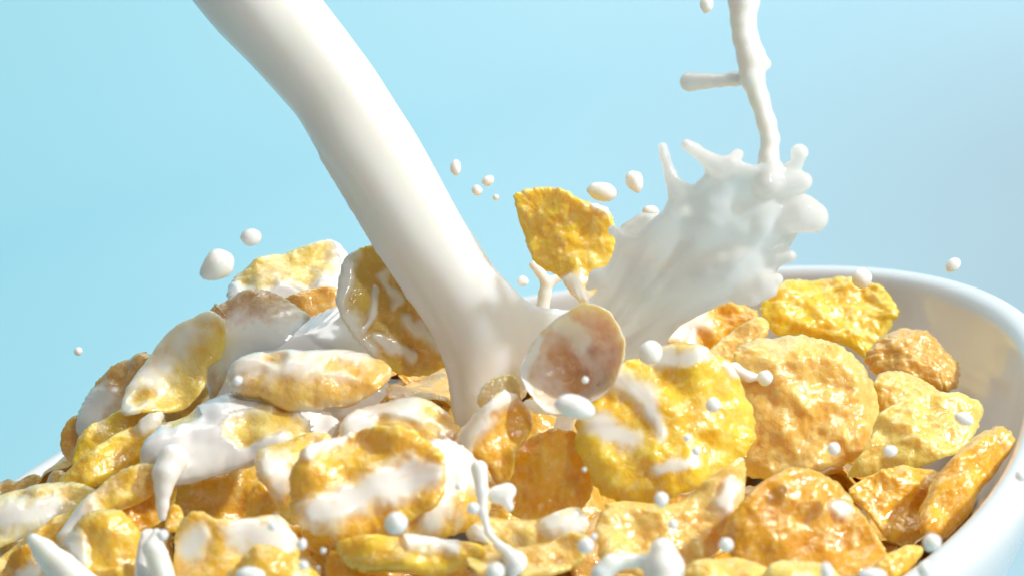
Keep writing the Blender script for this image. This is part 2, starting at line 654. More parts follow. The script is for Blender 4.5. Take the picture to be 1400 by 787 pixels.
flake("flake flooded by a smooth grey fold of shaded milk", [(296, 590), (303, 515), (335, 472), (385, 446), (430, 432), (468, 420), (500, 440), (530, 520), (500, 565), (400, 590)], (-.15, .42), 3, 1.0, [], TAN, 0.2, 0.25, mh=0.0012)
flake("large olive flake standing upright in the shade of the milk stream with streaks of milk", [(458, 420), (466, 365), (488, 342), (515, 333), (560, 360), (600, 420), (619, 478), (612, 500), (580, 513), (550, 511), (505, 485), (475, 450)], (.22, .12), 30, -0.55, [(472, 350, 462, 430, 15), (520, 462, 560, 490, 7), (525, 375, 545, 415, 6), (480, 440, 505, 495, 16), (560, 440, 610, 480, 9), (515, 400, 500, 450, 5)], (0.72, 0.57, 0.10, 1), 0.35, 0.18, jag=0.3, fold=(0.6, 0.35))  # olive base colour paints the stream's shade onto a yellow flake
flake("tilted flake with white milk over its upper face and a yellow blistered right edge", [(167, 560), (172, 535), (190, 505), (215, 475), (250, 452), (290, 447), (311, 458), (306, 490), (286, 505), (283, 530), (265, 550), (235, 565), (200, 577), (175, 578)], (-.05, .52), 14, 0.55, [(306, 470, 235, 558, 26, -1), (235, 558, 200, 572, 16, -1), (205, 540, 190, 545, 9, -1)], PAL, 0.4, 0.10, fold=(0.9, 0.25))
flake("brownish flake leaning on the heap's left edge with a white patch of milk", [(107, 612), (112, 570), (122, 535), (150, 508), (185, 490), (217, 488), (222, 520), (195, 565), (155, 605), (125, 632)], (-.45, .30), 8, -0.2, [(118, 580, 140, 550, 22)], TAN, 0.35, 0.22)
flake("thin ruffled flake edge poking out at the far left of the heap", [(96, 640), (92, 610), (100, 575), (116, 566), (132, 600), (128, 645)], (-.5, .05), 3, -0.6, [], TAN, 0.4, 0.1, jag=0.9)
flake("yellow folded flake tucked under the brownish left flake", [(105, 648), (107, 620), (125, 590), (160, 565), (190, 555), (205, 575), (170, 622), (128, 655)], (-.25, .50), 14, -0.8, [], GOL, 0.5, 0.15, fold=(2.2, -0.2))
flake("long narrow yellow flake with a curled lip at the left of the heap", [(76, 655), (95, 642), (130, 620), (165, 592), (200, 576), (224, 574), (206, 602), (172, 632), (150, 652), (112, 672), (80, 670)], (-.15, .62), 20, -0.5, [(200, 577, 222, 575, 10)], GOL, 0.5, 0.12, th=0.0016)
flake("broad flake flooded with milk that drips from its left lip", [(192, 632), (205, 600), (235, 568), (290, 546), (330, 538), (385, 545), (440, 562), (465, 580), (455, 605), (405, 625), (350, 636), (300, 648), (245, 662), (215, 655)], (.0, .55), 22, 0.75, [(330, 590, 390, 572, 16, -1), (390, 572, 405, 590, 12, -1), (235, 575, 262, 570, 9, -1)], PAL, 0.35, 0.22, key="drip", mh=0.0012)
flake("small flake with a white milk spot hanging below the flooded flake", [(348, 645), (354, 615), (385, 602), (425, 588), (455, 598), (452, 640), (428, 690), (402, 712), (375, 692), (356, 665)], (.15, .25), 23, -0.15, [(372, 640, 378, 655, 22)], YEL, 0.4, 0.2)
flake("smooth oval flake with milk pooled on top and a glossy yellow front lip", [(310, 520), (320, 500), (345, 486), (385, 482), (420, 487), (450, 485), (490, 480), (520, 492), (534, 512), (520, 535), (480, 550), (440, 557), (400, 562), (350, 548), (320, 540)], (.0, .62), 27, 0.7, [(345, 540, 520, 530, 20, -1), (370, 490, 385, 492, 9, -1), (450, 500, 490, 505, 9, -1), (520, 505, 500, 520, 14, -1)], PEA, 0.35, 0.25, th=0.0022)
flake("milk veiled flake lying just behind the big round streaked flake", [(466, 590), (480, 560), (520, 545), (560, 541), (600, 555), (622, 572), (631, 596), (605, 615), (540, 610), (490, 612)], (.1, .58), 24, 0.35, [(480, 580, 560, 560, 22), (585, 560, 628, 592, 8, -1), (520, 580, 590, 592, 9, -1)], PEA, 0.4, 0.2)
flake("big round flake in front with diagonal streaks of milk", [(396, 670), (402, 640), (425, 610), (470, 590), (520, 584), (565, 592), (596, 615), (608, 650), (600, 690), (560, 716), (520, 731), (470, 741), (420, 731), (398, 705)], (.02, .30), 37, -0.55, [(435, 705, 520, 665, 22), (500, 668, 560, 640, 18), (540, 672, 592, 646, 16), (420, 620, 470, 592, 10)], YEL, 0.6, 0.16, th=0.0014)
flake("flake under the streaked round flake with milk down its left and a glossy yellow rim", [(545, 620), (575, 600), (612, 594), (647, 614), (668, 648), (677, 682), (662, 710), (622, 731), (572, 735), (535, 725)], (.2, .32), 31, -0.05, [(600, 610, 650, 640, 30), (610, 640, 590, 710, 20), (655, 690, 640, 725, 18, -1)], YEL, 0.4, 0.2)
flake("flat lemon yellow flake directly beneath the streaked round flake", [(460, 742), (480, 733), (530, 735), (565, 735), (612, 745), (660, 753), (655, 772), (600, 784), (545, 788), (500, 778), (472, 763)], (.0, .60), 36, -0.7, [(560, 738, 620, 742, 10)], GOL, 0.5, 0.15, th=0.0018)
flake("peach flake spanning the gap between streaked flake and shaded hollow flake", [(636, 735), (655, 712), (700, 704), (750, 712), (792, 700), (805, 722), (770, 750), (700, 756)], (.0, .52), 28, -0.35, [(760, 715, 790, 712, 16), (640, 722, 660, 728, 12)], PEA, 0.6, 0.1)
flake("orange flake with glossy front edge under the teardrop of milk", [(638, 760), (660, 740), (720, 745), (780, 735), (806, 748), (795, 770), (760, 792), (700, 800), (650, 790)], (.0, .50), 37, -0.6, [], PEA, 0.6, 0.15)
flake("curled flake with milk over its bent left arm and a hollow orange inside", [(624, 612), (640, 575), (663, 548), (690, 533), (722, 546), (731, 575), (722, 597), (703, 620), (696, 652), (684, 664), (668, 640), (652, 628)], (.30, .15), 30, -0.5, [(630, 610, 662, 562, 17), (662, 562, 700, 540, 13)], ORA, 0.6, -0.25, fold=(0.6, -0.5), th=0.0016)
flake("small creamy knob of flake at the foot of the milk stream", [(652, 552), (660, 530), (684, 517), (706, 521), (712, 548), (690, 560), (664, 562)], (.1, .45), 36, 0.05, [], PAL, 0.3, 0.3)
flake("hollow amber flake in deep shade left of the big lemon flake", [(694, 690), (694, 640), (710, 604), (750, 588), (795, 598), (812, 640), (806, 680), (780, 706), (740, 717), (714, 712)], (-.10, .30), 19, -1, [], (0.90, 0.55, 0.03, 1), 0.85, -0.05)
flake("milk filmed brown flake caught in the foot of the splash with a bright thin rim", [(713, 512), (720, 480), (739, 450), (770, 430), (806, 417), (842, 432), (856, 478), (836, 528), (796, 560), (760, 568), (731, 547)], (-.25, .10), 0, 0.26, [(770, 490, 790, 520, 22, -1), (735, 460, 715, 510, 7), (716, 520, 745, 560, 9), (770, 440, 800, 470, 16)], (0.72, 0.48, 0.24, 1), 0.05, -0.60, fold=(1.0, 0.4), th=0.0012, jag=0.0, depth=0.555, mh=0.0004)
# --- right side
flake("big lemon flake in front centre splattered with milk", [(787, 590), (795, 560), (815, 525), (845, 500), (880, 485), (920, 474), (965, 480), (1002, 500), (1030, 540), (1039, 580), (1026, 610), (1010, 632), (985, 652), (950, 672), (900, 689), (860, 691), (820, 671), (800, 640)], (.06, .26), 47, -0.75, [(838, 515, 880, 540, 16), (880, 545, 905, 590, 9), (818, 580, 860, 600, 15), (900, 488, 960, 482, 11), (895, 640, 950, 632, 8), (990, 500, 1025, 520, 6)], (0.92, 0.66, 0.03, 1), 0.6, 0.16, th=0.0012, mh=0.0003)
flake("rough peach flake below the lemon flake with glinting pores", [(814, 745), (820, 700), (850, 680), (920, 685), (980, 645), (1015, 628), (1023, 660), (1010, 700), (987, 742), (960, 775), (900, 790), (835, 782)], (.08, .35), 28, -0.7, [(990, 690, 1000, 665, 12)], PEA, 0.8, 0.1)
flake("broad peach flake with toasted blisters facing out on the right", [(1003, 485), (1028, 465), (1070, 457), (1110, 460), (1152, 475), (1187, 502), (1204, 545), (1200, 590), (1172, 626), (1120, 646), (1070, 651), (1015, 640), (1005, 560)], (.10, .28), 22, -0.85, [], PEA, 0.95, 0.14, th=0.0011)
flake("bright yellow bumpy flake topmost on the right with a folded edge", [(1038, 432), (1055, 402), (1090, 385), (1130, 377), (1175, 384), (1206, 400), (1223, 430), (1219, 452), (1197, 478), (1185, 492), (1150, 475), (1100, 462), (1058, 460)], (.05, .42), 14, -0.9, [], GOL, 1.0, 0.22, fold=(0.2, 0.15))
flake("crumbly brown flake lying against the bowl wall at the far right", [(1184, 492), (1200, 465), (1230, 449), (1275, 458), (1300, 478), (1313, 500), (1302, 535), (1270, 535), (1220, 520)], (.1, .48), 8, -1, [], TAN, 1.3, 0.2, jag=0.6, th=0.002)
flake("small pale brown flake peeking out beneath the crumbly one", [(1192, 545), (1203, 512), (1240, 504), (1280, 518), (1305, 545), (1285, 580), (1220, 585)], (.1, .48), 10, -1, [], PEA, 0.9, 0.15)
flake("pale greenish yellow flake slanting towards the right rim", [(1165, 640), (1190, 600), (1205, 562), (1250, 545), (1290, 533), (1346, 545), (1343, 572), (1322, 610), (1290, 630), (1240, 643), (1200, 645)], (.12, .45), 18, -0.95, [], PAL, 0.85, 0.12, jag=0.3)
flake("narrow orange flake standing on edge along the right rim", [(1258, 728), (1264, 692), (1288, 640), (1328, 600), (1362, 585), (1380, 600), (1362, 644), (1340, 672), (1328, 698), (1298, 732)], (.42, .42), 12, -1, [], ORA, 0.6, 0.15, th=0.0022)
flake("glossy deep amber flake at lower right with glinting bubbles on its edge", [(988, 722), (1010, 690), (1040, 660), (1080, 640), (1130, 645), (1162, 665), (1187, 710), (1214, 752), (1204, 778), (1140, 800), (1060, 800), (1008, 765)], (.10, .30), 34, -0.9, [(1145, 690, 1152, 700, 10)], (0.80, 0.43, 0.012, 1), 0.7, -0.12, th=0.0012)
flake("dark orange flake in the gap beside the right rim", [(1160, 672), (1200, 648), (1240, 635), (1285, 642), (1296, 670), (1275, 722), (1225, 742), (1185, 705)], (.1, .48), 6, -1, [], ORA, 0.8, 0.1)
flake("thin yellow flake edge at the lower right against the rim", [(1186, 787), (1208, 762), (1250, 741), (1264, 750), (1244, 778), (1212, 800)], (.15, .5), 20, -1, [], YEL, 0.6, 0.15, th=0.0018)
flake("pale lemon flake cut by the bottom edge below the peach one", [(932, 795), (950, 770), (990, 756), (1030, 760), (1058, 786), (1040, 815), (960, 820)], (.0, .55), 44, -0.8, [], PAL, 0.5, 0.2)
flake("second pale flake cut by the bottom edge under the amber one", [(1042, 795), (1068, 768), (1110, 764), (1142, 775), (1152, 805), (1080, 822)], (.0, .55), 44, -0.9, [], PAL, 0.5, 0.2)
flake("orange toasted flake behind the lemon flake with blobs of milk on its left", [(903, 470), (925, 442), (965, 425), (1000, 408), (1022, 418), (1037, 440), (1004, 468), (960, 485)], (.0, .38), 12, -0.6, [(915, 455, 955, 438, 16), (945, 455, 945, 470, 9)], ORA, 0.95, 0.15, jag=0.6)
flake("thin peach flake lying on its side behind the lemon flake", [(965, 496), (988, 466), (1020, 445), (1046, 437), (1050, 460), (1024, 484), (995, 505)], (-.15, .45), 18, -1, [], PEA, 0.6, 0.15, th=0.0016)
flake("lone flake tossed into the air beside the splash with milk on its tip", [(702, 273), (715, 259), (745, 254), (775, 262), (802, 276), (835, 288), (843, 330), (832, 365), (808, 416), (790, 410), (768, 382), (735, 360), (715, 320)], (-.28, .15), 6, -0.75, [(800, 408, 785, 385, 12), (815, 285, 830, 290, 6)], GOL, 1.0, 0.12, fold=(0.8, 0.2), th=0.0016, depth=0.60)
# --- bottom left
flake("milk smeared flake leaning left with a hollow on its right", [(80, 745), (98, 705), (130, 672), (165, 647), (205, 636), (217, 652), (195, 682), (150, 708), (120, 748)], (-.1, .52), 34, -0.2, [(90, 720, 130, 680, 22), (112, 720, 118, 728, 16), (190, 648, 150, 685, 22, -1)], YEL, 0.5, 0.15, th=0.002)
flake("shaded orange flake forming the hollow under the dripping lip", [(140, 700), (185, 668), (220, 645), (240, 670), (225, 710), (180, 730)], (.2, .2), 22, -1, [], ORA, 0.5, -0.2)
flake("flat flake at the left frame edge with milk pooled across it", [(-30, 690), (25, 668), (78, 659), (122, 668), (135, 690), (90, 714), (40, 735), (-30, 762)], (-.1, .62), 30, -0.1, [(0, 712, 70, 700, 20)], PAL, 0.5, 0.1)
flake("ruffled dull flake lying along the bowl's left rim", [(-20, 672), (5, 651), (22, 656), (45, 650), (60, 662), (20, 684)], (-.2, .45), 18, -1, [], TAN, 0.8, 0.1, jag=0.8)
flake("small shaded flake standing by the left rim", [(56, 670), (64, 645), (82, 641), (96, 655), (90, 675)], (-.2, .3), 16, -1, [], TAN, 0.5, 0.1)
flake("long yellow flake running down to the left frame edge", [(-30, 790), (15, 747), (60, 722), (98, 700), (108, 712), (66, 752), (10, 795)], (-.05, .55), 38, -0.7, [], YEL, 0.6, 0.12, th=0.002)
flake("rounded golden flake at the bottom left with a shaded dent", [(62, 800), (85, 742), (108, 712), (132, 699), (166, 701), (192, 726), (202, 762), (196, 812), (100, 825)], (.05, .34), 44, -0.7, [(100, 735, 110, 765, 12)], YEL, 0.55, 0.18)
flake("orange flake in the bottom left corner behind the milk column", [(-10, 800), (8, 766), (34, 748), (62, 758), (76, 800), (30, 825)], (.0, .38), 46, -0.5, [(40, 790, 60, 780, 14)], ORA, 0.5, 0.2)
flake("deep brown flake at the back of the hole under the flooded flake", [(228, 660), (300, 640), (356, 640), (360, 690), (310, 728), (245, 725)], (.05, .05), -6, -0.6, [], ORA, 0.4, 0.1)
flake("milky shaded flake with a bumpy upper edge at the bottom", [(238, 740), (250, 711), (275, 702), (300, 711), (340, 707), (382, 704), (408, 742), (395, 785), (320, 810), (245, 805)], (.0, .36), 40, -0.25, [(270, 735, 262, 750, 16), (330, 730, 390, 730, 22)], YEL, 0.4, 0.12, mh=0.0003)
flake("yellow flake at the bottom edge with one broad drop of milk", [(296, 795), (328, 762), (355, 743), (392, 755), (424, 772), (446, 800), (380, 825), (310, 820)], (.08, .38), 47, -0.55, [], YEL, 0.5, 0.14)
flake("small orange flake standing in the dark gap left of the round flake", [(336, 710), (342, 668), (358, 660), (378, 690), (384, 712), (360, 722)], (-.1, .2), 27, -1, [], ORA, 0.4, 0.1)
flake("small flake swamped by a run of milk at the bottom left", [(186, 800), (188, 752), (198, 726), (220, 733), (240, 790), (215, 815)], (.1, .35), 46, 0.8, [], YEL, 0.3, 0.25, mh=0.0016)
flake("little glossy orange knob of flake beneath the long drip", [(226, 726), (229, 702), (239, 690), (250, 700), (250, 722), (238, 730)], (.1, .3), 36, -0.7, [], ORA, 0.5, 0.35)
flake("dark amber flake beneath the flat lemon one at the bottom edge", [(446, 800), (450, 752), (480, 765), (530, 783), (545, 805), (480, 825)], (.0, .25), 30, -0.8, [], ORA, 0.5, 0.1)

# --- flakes packed underneath: individual copies sharing a few meshes
random.seed(11)
DEEP_G = "corn flakes packed under the top layer"
protos = []
for k in range(7):
    rng = np.random.default_rng(40 + k)
    a = np.linspace(0, 2 * np.pi, 9, endpoint=False)
    r = 0.0145 * (1 + 0.16 * rng.normal(size=9))
    pts = np.stack([np.cos(a) * r * 1.15, np.sin(a) * r * 0.9], -1)
    fz = flake_shape(pts, 70 + k, 0.7, 0.2, (k * 0.7, 0.2), 0.0011, 0.25, 16)
    protos.append(fz)
VISIBLE = {
    (0, 0): "amber flake in the dark hollow just left of the stream's foot",
    (0, 5): "shaded amber flake between the hollow amber flake and the lemon flake",
    (0, 7): "dark flake in the gap under the lower left of the streaked round flake",
    (0, 18): "amber flake below the dark slot left of the rough peach flake",
    (0, 47): "shaded orange flake low beside the narrow flake at the right rim",
    (0, 34): "shaded flake in the gap between blistered, greenish and deep amber flakes",
    (0, 9): "small patch of flake between the tilted milky flake and the flooded one",
    (0, 10): "buried flake showing right beneath the hollow amber flake",
    (0, 20): "dark flake lowest in the gap left of the flat lemon flake",
    (0, 3): "narrow sliver of flake under the upright olive flake",
    (0, 25): "flake sliver behind the bead under the long drip",
    (0, 15): "flake sliver at the bottom edge right of the flat lemon flake",
    (0, 13): "flake sliver between the lemon flake and the rough peach flake",
    (0, 26): "flake sliver at the left edge of the deep amber flake",
    (0, 68): "flake sliver squeezed between the narrow edge flake and the right rim",
    (0, 2): "flake sliver behind the curled flake's hollow",
    (1, 4): "flake sliver at the bottom edge below the flat lemon flake",
    (1, 18): "deep flake sliver left above the deep amber flake",
}
fine = []
for k in range(7):
    rng = np.random.default_rng(40 + k)
    a = np.linspace(0, 2 * np.pi, 9, endpoint=False)
    r = 0.0145 * (1 + 0.16 * rng.normal(size=9))
    pts = np.stack([np.cos(a) * r * 1.15, np.sin(a) * r * 0.9], -1)
    fine.append(flake_shape(pts, 70 + k, 0.7, 0.2, (k * 0.7, 0.2), 0.0011, 0.25, 40))
pobj = {}
mass_v, mass_f, mass_n = [], [], 0
cnt = 0
for layer, (npts, dep) in enumerate(((75, 0.013), (60, 0.023))):
    for i in range(npts):
        rr = 0.118 * math.sqrt((i + 0.5) / npts)
        aa = i * 2.39996 + layer
        u, v = rr * math.cos(aa), rr * math.sin(aa)
        w = float(heap_h(u, v)) - dep - random.random() * 0.006
        if math.hypot(u, v) > 0.096:
            u, v = u * 0.87, v * 0.87
        e = 1e-3
        nx = -(float(heap_h(u + e, v)) - float(heap_h(u - e, v))) / (2 * e) + random.uniform(-.45, .45)
        ny = -(float(heap_h(u, v + e)) - float(heap_h(u, v - e))) / (2 * e) + random.uniform(-.45, .45)
        spin = random.uniform(0, 6.28)
        tone = random.choice((ORA, (0.80, 0.46, 0.04, 1), TAN, ORA))
        if (layer, i) == (0, 30):
            continue
        nrm = Vector((nx, ny, 1)).normalized()
        k = cnt % 7
        cnt += 1
        qt = nrm.to_track_quat("Z", "Y").to_matrix().to_4x4() @ Matrix.Rotation(spin, 4, "Z")
        qt.translation = Vector((u, v, w + RIM_Z))
        if (layer, i) in VISIBLE:
            if k not in pobj:
                pobj[k] = o = build_flake("corn_flake", fine[k], np.eye(3), (0, 0, 0), FLAKE_DEEP)
            else:
                o = pobj[k].copy()
                C.objects.link(o)
            o.matrix_world = qt
            o.color = tone
            tag(o, VISIBLE[(layer, i)], "corn flake", DEEP_G)
        else:
            fz = protos[k]
            A = np.array(qt)
            top = np.stack([fz["x"], fz["y"], fz["top"]], -1)
            bot = np.stack([fz["x"], fz["y"], fz["bot"]], -1)
            vv = np.concatenate([top, bot]) @ A[:3, :3].T + A[:3, 3]
            nv = len(top)
            lp = fz["loop"]
            nx_ = np.roll(lp, -1)
            mass_v.append(vv)
            mass_f.append(np.concatenate([fz["quads"], fz["quads"][:, ::-1] + nv, np.stack([lp, lp + nv, nx_ + nv, nx_], -1)]) + mass_n)
            mass_n += 2 * nv
o = mesh_obj("buried_cereal", np.concatenate(mass_v), np.concatenate(mass_f), FLAKE_DEEP)
o.color = (0.80, 0.44, 0.03, 1)
tag(o, "mass of amber cereal deep in the bowl beneath the flakes one can tell apart", "cereal", kind="stuff")

# ------------------------------------------------------------------ milk: signed distance fields meshed with surface nets
def surface_nets(Fv, org, h):
    nx, ny, nz = Fv.shape
    s = Fv < 0
    tot = np.zeros((nx - 1, ny - 1, nz - 1), np.int8)
    acc = np.zeros((nx - 1, ny - 1, nz - 1, 3), np.float32)
    for dx in (0, 1):
        for dy in (0, 1):
            for dz in (0, 1):
                tot += s[dx:nx - 1 + dx, dy:ny - 1 + dy, dz:nz - 1 + dz]
    act = (tot > 0) & (tot < 8)
    ii = np.argwhere(act)
    idx = -np.ones(act.shape, int)
    idx[act] = np.arange(len(ii))
    pos = np.zeros((len(ii), 3))
    num = np.zeros(len(ii))
    cor = [(a, b_, c) for a in (0, 1) for b_ in (0, 1) for c in (0, 1)]
    for a in cor:
        for ax in range(3):
            if a[ax] == 0:
                b_ = list(a)
                b_[ax] = 1
                fa = Fv[ii[:, 0] + a[0], ii[:, 1] + a[1], ii[:, 2] + a[2]]
                fb = Fv[ii[:, 0] + b_[0], ii[:, 1] + b_[1], ii[:, 2] + b_[2]]
                m_ = (fa < 0) != (fb < 0)
                t = fa / np.where(m_, fa - fb, 1)
                for c in range(3):
                    pos[:, c] += np.where(m_, a[c] + (t if c == ax else 0), 0)
                num += m_
    pos = ii + pos / num[:, None]
    faces = []
    for ax in range(3):
        b1, b2 = (ax + 1) % 3, (ax + 2) % 3
        sl0 = [slice(1, -1)] * 3
        sl1 = [slice(1, -1)] * 3
        sl0[ax], sl1[ax] = slice(0, -1), slice(1, None)
        a, c = s[tuple(sl0)], s[tuple(sl1)]
        e = np.argwhere(a != c)
        sg = a[a != c]
        base = e + 1
        base[:, ax] -= 1
        def vid(o1, o2):
            q = base.copy()
            q[:, b1] -= o1
            q[:, b2] -= o2
            return idx[q[:, 0], q[:, 1], q[:, 2]]
        qd = np.stack([vid(0, 0), vid(1, 0), vid(1, 1), vid(0, 1)], -1)
        qd[~sg] = qd[~sg][:, ::-1]
        faces.append(qd)
    faces = np.concatenate(faces)
    faces = faces[(faces >= 0).all(1)]
    # light smoothing
    for lam in (0.5, -0.52, 0.5):
        su = np.zeros_like(pos)
        ct = np.zeros(len(pos))
        for a, b_ in ((0, 1), (1, 2), (2, 3), (3, 0)):
            np.add.at(su, faces[:, a], pos[faces[:, b_]])
            np.add.at(su, faces[:, b_], pos[faces[:, a]])
            np.add.at(ct, faces[:, a], 1)
            np.add.at(ct, faces[:, b_], 1)
        pos = pos + lam * (su / np.maximum(ct, 1)[:, None] - pos)
    return pos * h + np.asarray(org), faces


def smin(a, b_, k):
    h = np.clip(0.5 + 0.5 * (b_ - a) / k, 0, 1)
    return b_ + (a - b_) * h - k * h * (1 - h)


def cone(X, Y, Z, a, b_, ra, rb):
    a, b_ = np.asarray(a, float), np.asarray(b_, float)
    d = b_ - a
    t = np.clip(((X - a[0]) * d[0] + (Y - a[1]) * d[1] + (Z - a[2]) * d[2]) / max(d @ d, 1e-9), 0, 1)
    return np.sqrt((X - a[0] - t * d[0]) ** 2 + (Y - a[1] - t * d[1]) ** 2 + (Z - a[2] - t * d[2]) ** 2) - (ra + (rb - ra) * t)


def chain(X, Y, Z, pts, k=4):
    out = None
    for p, q in zip(pts[:-1], pts[1:]):
        d = cone(X, Y, Z, p[:3], q[:3], p[3], q[3])
        out = d if out is None else smin(out, d, k)
    return out


def poly_sd(x, y, poly):
    p = np.asarray(poly, float)
    q = np.roll(p, -1, 0)
    best = np.full(x.shape, 1e9)
    inside = np.zeros(x.shape, bool)
    for (x0, y0), (x1, y1) in zip(p, q):
        best = np.minimum(best, seg_dist(x, y, (x0, y0, x1, y1)))
        c = ((y0 > y) != (y1 > y)) & (x < (x1 - x0) * (y - y0) / (y1 - y0 + 1e-12) + x0)
        inside ^= c
    return np.where(inside, -best, best)


def sdf_mesh(name, fn, bounds, h, depth, mat, parent=None):
    """fn(X,Y,Z) in photo-pixel units, Z towards the viewer from `depth`."""
    (x0, x1), (y0, y1), (z0, z1) = bounds
    xs, ys, zs = np.arange(x0, x1, h), np.arange(y0, y1, h), np.arange(z0, z1, h)
    X, Y, Z = np.meshgrid(xs, ys, zs, indexing="ij")
    Fv = fn(X, Y, Z)
    Fv[0], Fv[-1] = np.maximum(Fv[0], 0.1), np.maximum(Fv[-1], 0.1)
    Fv[:, 0], Fv[:, -1] = np.maximum(Fv[:, 0], 0.1), np.maximum(Fv[:, -1], 0.1)
    Fv[:, :, 0], Fv[:, :, -1] = np.maximum(Fv[:, :, 0], 0.1), np.maximum(Fv[:, :, -1], 0.1)
    pos, fs = surface_nets(Fv, (x0, y0, z0), h)
    d = depth - pos[:, 2] * S0
    wv = to_world(P(pos[:, 0], pos[:, 1], d))
    fs = fs[:, ::-1]                      # photo y runs down
    org = wv.mean(0)
    if parent is not None:
        pl = np.array(parent.location)
        return mesh_obj(name, wv - pl, fs, mat, parent)
    return mesh_obj(name, wv, fs, mat, None, loc=org)


# --- pouring stream
Lp = np.array([(150, -150), (205, -75), (262, 0), (306, 46), (350, 95), (385, 130), (410, 170), (440, 215), (480, 280), (515, 332), (560, 395), (590, 440), (612, 490), (624, 530), (626, 560), (618, 600)], float)
Rp = np.array([(345, -140), (395, -72), (445, 0), (475, 38), (508, 85), (533, 122), (556, 165), (585, 212), (624, 280), (652, 328), (684, 378), (706, 412), (716, 455), (712, 500), (700, 545), (690, 600)], float)
ST_D = 0.576


def stream_fn(X, Y, Z):
    mid = (Lp + Rp) / 2
    dr = np.gradient(mid, axis=0)
    dr /= np.linalg.norm(dr, axis=1)[:, None]
    hw = np.abs((Rp - Lp)[:, 0] * dr[:, 1] - (Rp - Lp)[:, 1] * dr[:, 0]) / 2
    # dense chain of ellipses (flattened in depth)
    t = np.linspace(0, len(mid) - 1, 60)
    i = np.arange(len(mid))
    mx, my, w = np.interp(t, i, mid[:, 0]), np.interp(t, i, mid[:, 1]), np.interp(t, i, hw)
    for _ in range(3):
        for a in (mx, my, w):
            a[1:-1] = 0.25 * a[:-2] + 0.5 * a[1:-1] + 0.25 * a[2:]
    zc = np.interp(t, [0, len(mid) - 1], [-30, 0])
    out = None
    for k in range(len(t) - 1):
        d = cone(X, Y, (Z) * 1.15, (mx[k], my[k], zc[k]), (mx[k + 1], my[k + 1], zc[k + 1]), w[k], w[k + 1])
        out = d if out is None else np.minimum(out, d)
    # the web of milk thrown off to the right at the foot
    web = [(668, 372), (704, 402), (722, 414), (745, 422), (775, 424), (803, 416), (790, 432), (760, 446), (738, 470), (722, 500), (716, 530), (690, 545), (640, 540)]
    x2, y2 = X[:, :, 0], Y[:, :, 0]
    sd = poly_sd(x2, y2, web)[:, :, None]
    zs = (14 - 0.30 * (X - 680) - 0.08 * (Y - 430))
    hh = 5.5
    q1, q2 = sd + 5, np.abs(Z - zs) - hh + 5
    slab = np.hypot(np.maximum(q1, 0), np.maximum(q2, 0)) + np.minimum(np.maximum(q1, q2), 0) - 5
    out = smin(out, slab, 26)
    # a thin lip running down the stream's left side
    lip = chain(X, Y, Z, [(440, 215, -6, 0.5), (480, 281, 0, 4), (519, 340, 2, 6.5), (562, 402, 2, 7), (598, 455, 4, 7.5), (617, 505, 6, 8), (626, 560, 4, 9)], 6)
    out = smin(out, lip, 13)
    al = 0.55 * X + 0.83 * Y
    ac = 0.83 * X - 0.55 * Y
    wob = 2.2 * noise(np.stack([ac / 42, al / 260, Z / 42], -1)) + 1.5 * noise(np.stack([X / 90, Y / 90, Z / 90], -1))
    return out - wob


STREAM = make_milk("deep_milk", (0.955, 0.935, 0.875, 1), 0.0085)
stream = bpy.data.objects.new("milk_stream", None)
C.objects.link(stream)
stream.location = tuple(to_world(P(np.array(660.), np.array(560.), np.array(ST_D))))
tag(stream, "thick smooth stream of milk pouring down from the upper left into the flakes", "milk stream")
sdf_mesh("pouring_column", stream_fn, ((110, 830), (-150, 606), (-100, 100)), 4.5, ST_D, STREAM, stream)

THIN = make_milk("thin_milk_sheet", (0.93, 0.93, 0.905, 1), 0.0026)
nt = THIN.node_tree
nt.nodes["Principled BSDF"].inputs["Roughness"].default_value = 0.10
tr = N(nt, "ShaderNodeBsdfTranslucent")
tr.inputs[0].default_value = (0.96, 0.975, 0.97, 1)
mx = N(nt, "ShaderNodeMixShader")
mx.inputs[0].default_value = 0.6
outn = next(n_ for n_ in nt.nodes if n_.type == "OUTPUT_MATERIAL")
nt.links.new(nt.nodes["Principled BSDF"].outputs[0], mx.inputs[1])
nt.links.new(tr.outputs[0], mx.inputs[2])
nt.links.new(mx.outputs[0], outn.inputs[0])

# --- crown splash
SP_D = 0.566
OUT = [(714, 512), (721, 480), (740, 451), (770, 431), (800, 417), (816, 396), (826, 372), (838, 345), (842, 325), (858, 322), (870, 322), (884, 305), (906, 288), (914, 270), (914, 252), (925, 245), (948, 252), (962, 240), (963, 222), (975, 213), (1005, 218), (1030, 225), (1060, 222), (1085, 228), (1100, 240), (1108, 250), (1092, 262), (1090, 275), (1100, 290), (1092, 318), (1082, 335), (1070, 350), (1062, 372), (1050, 392), (1020, 405), (985, 418), (955, 432), (930, 446), (908, 470), (882, 500), (852, 508), (815, 535), (790, 556), (760, 566), (732, 545)]


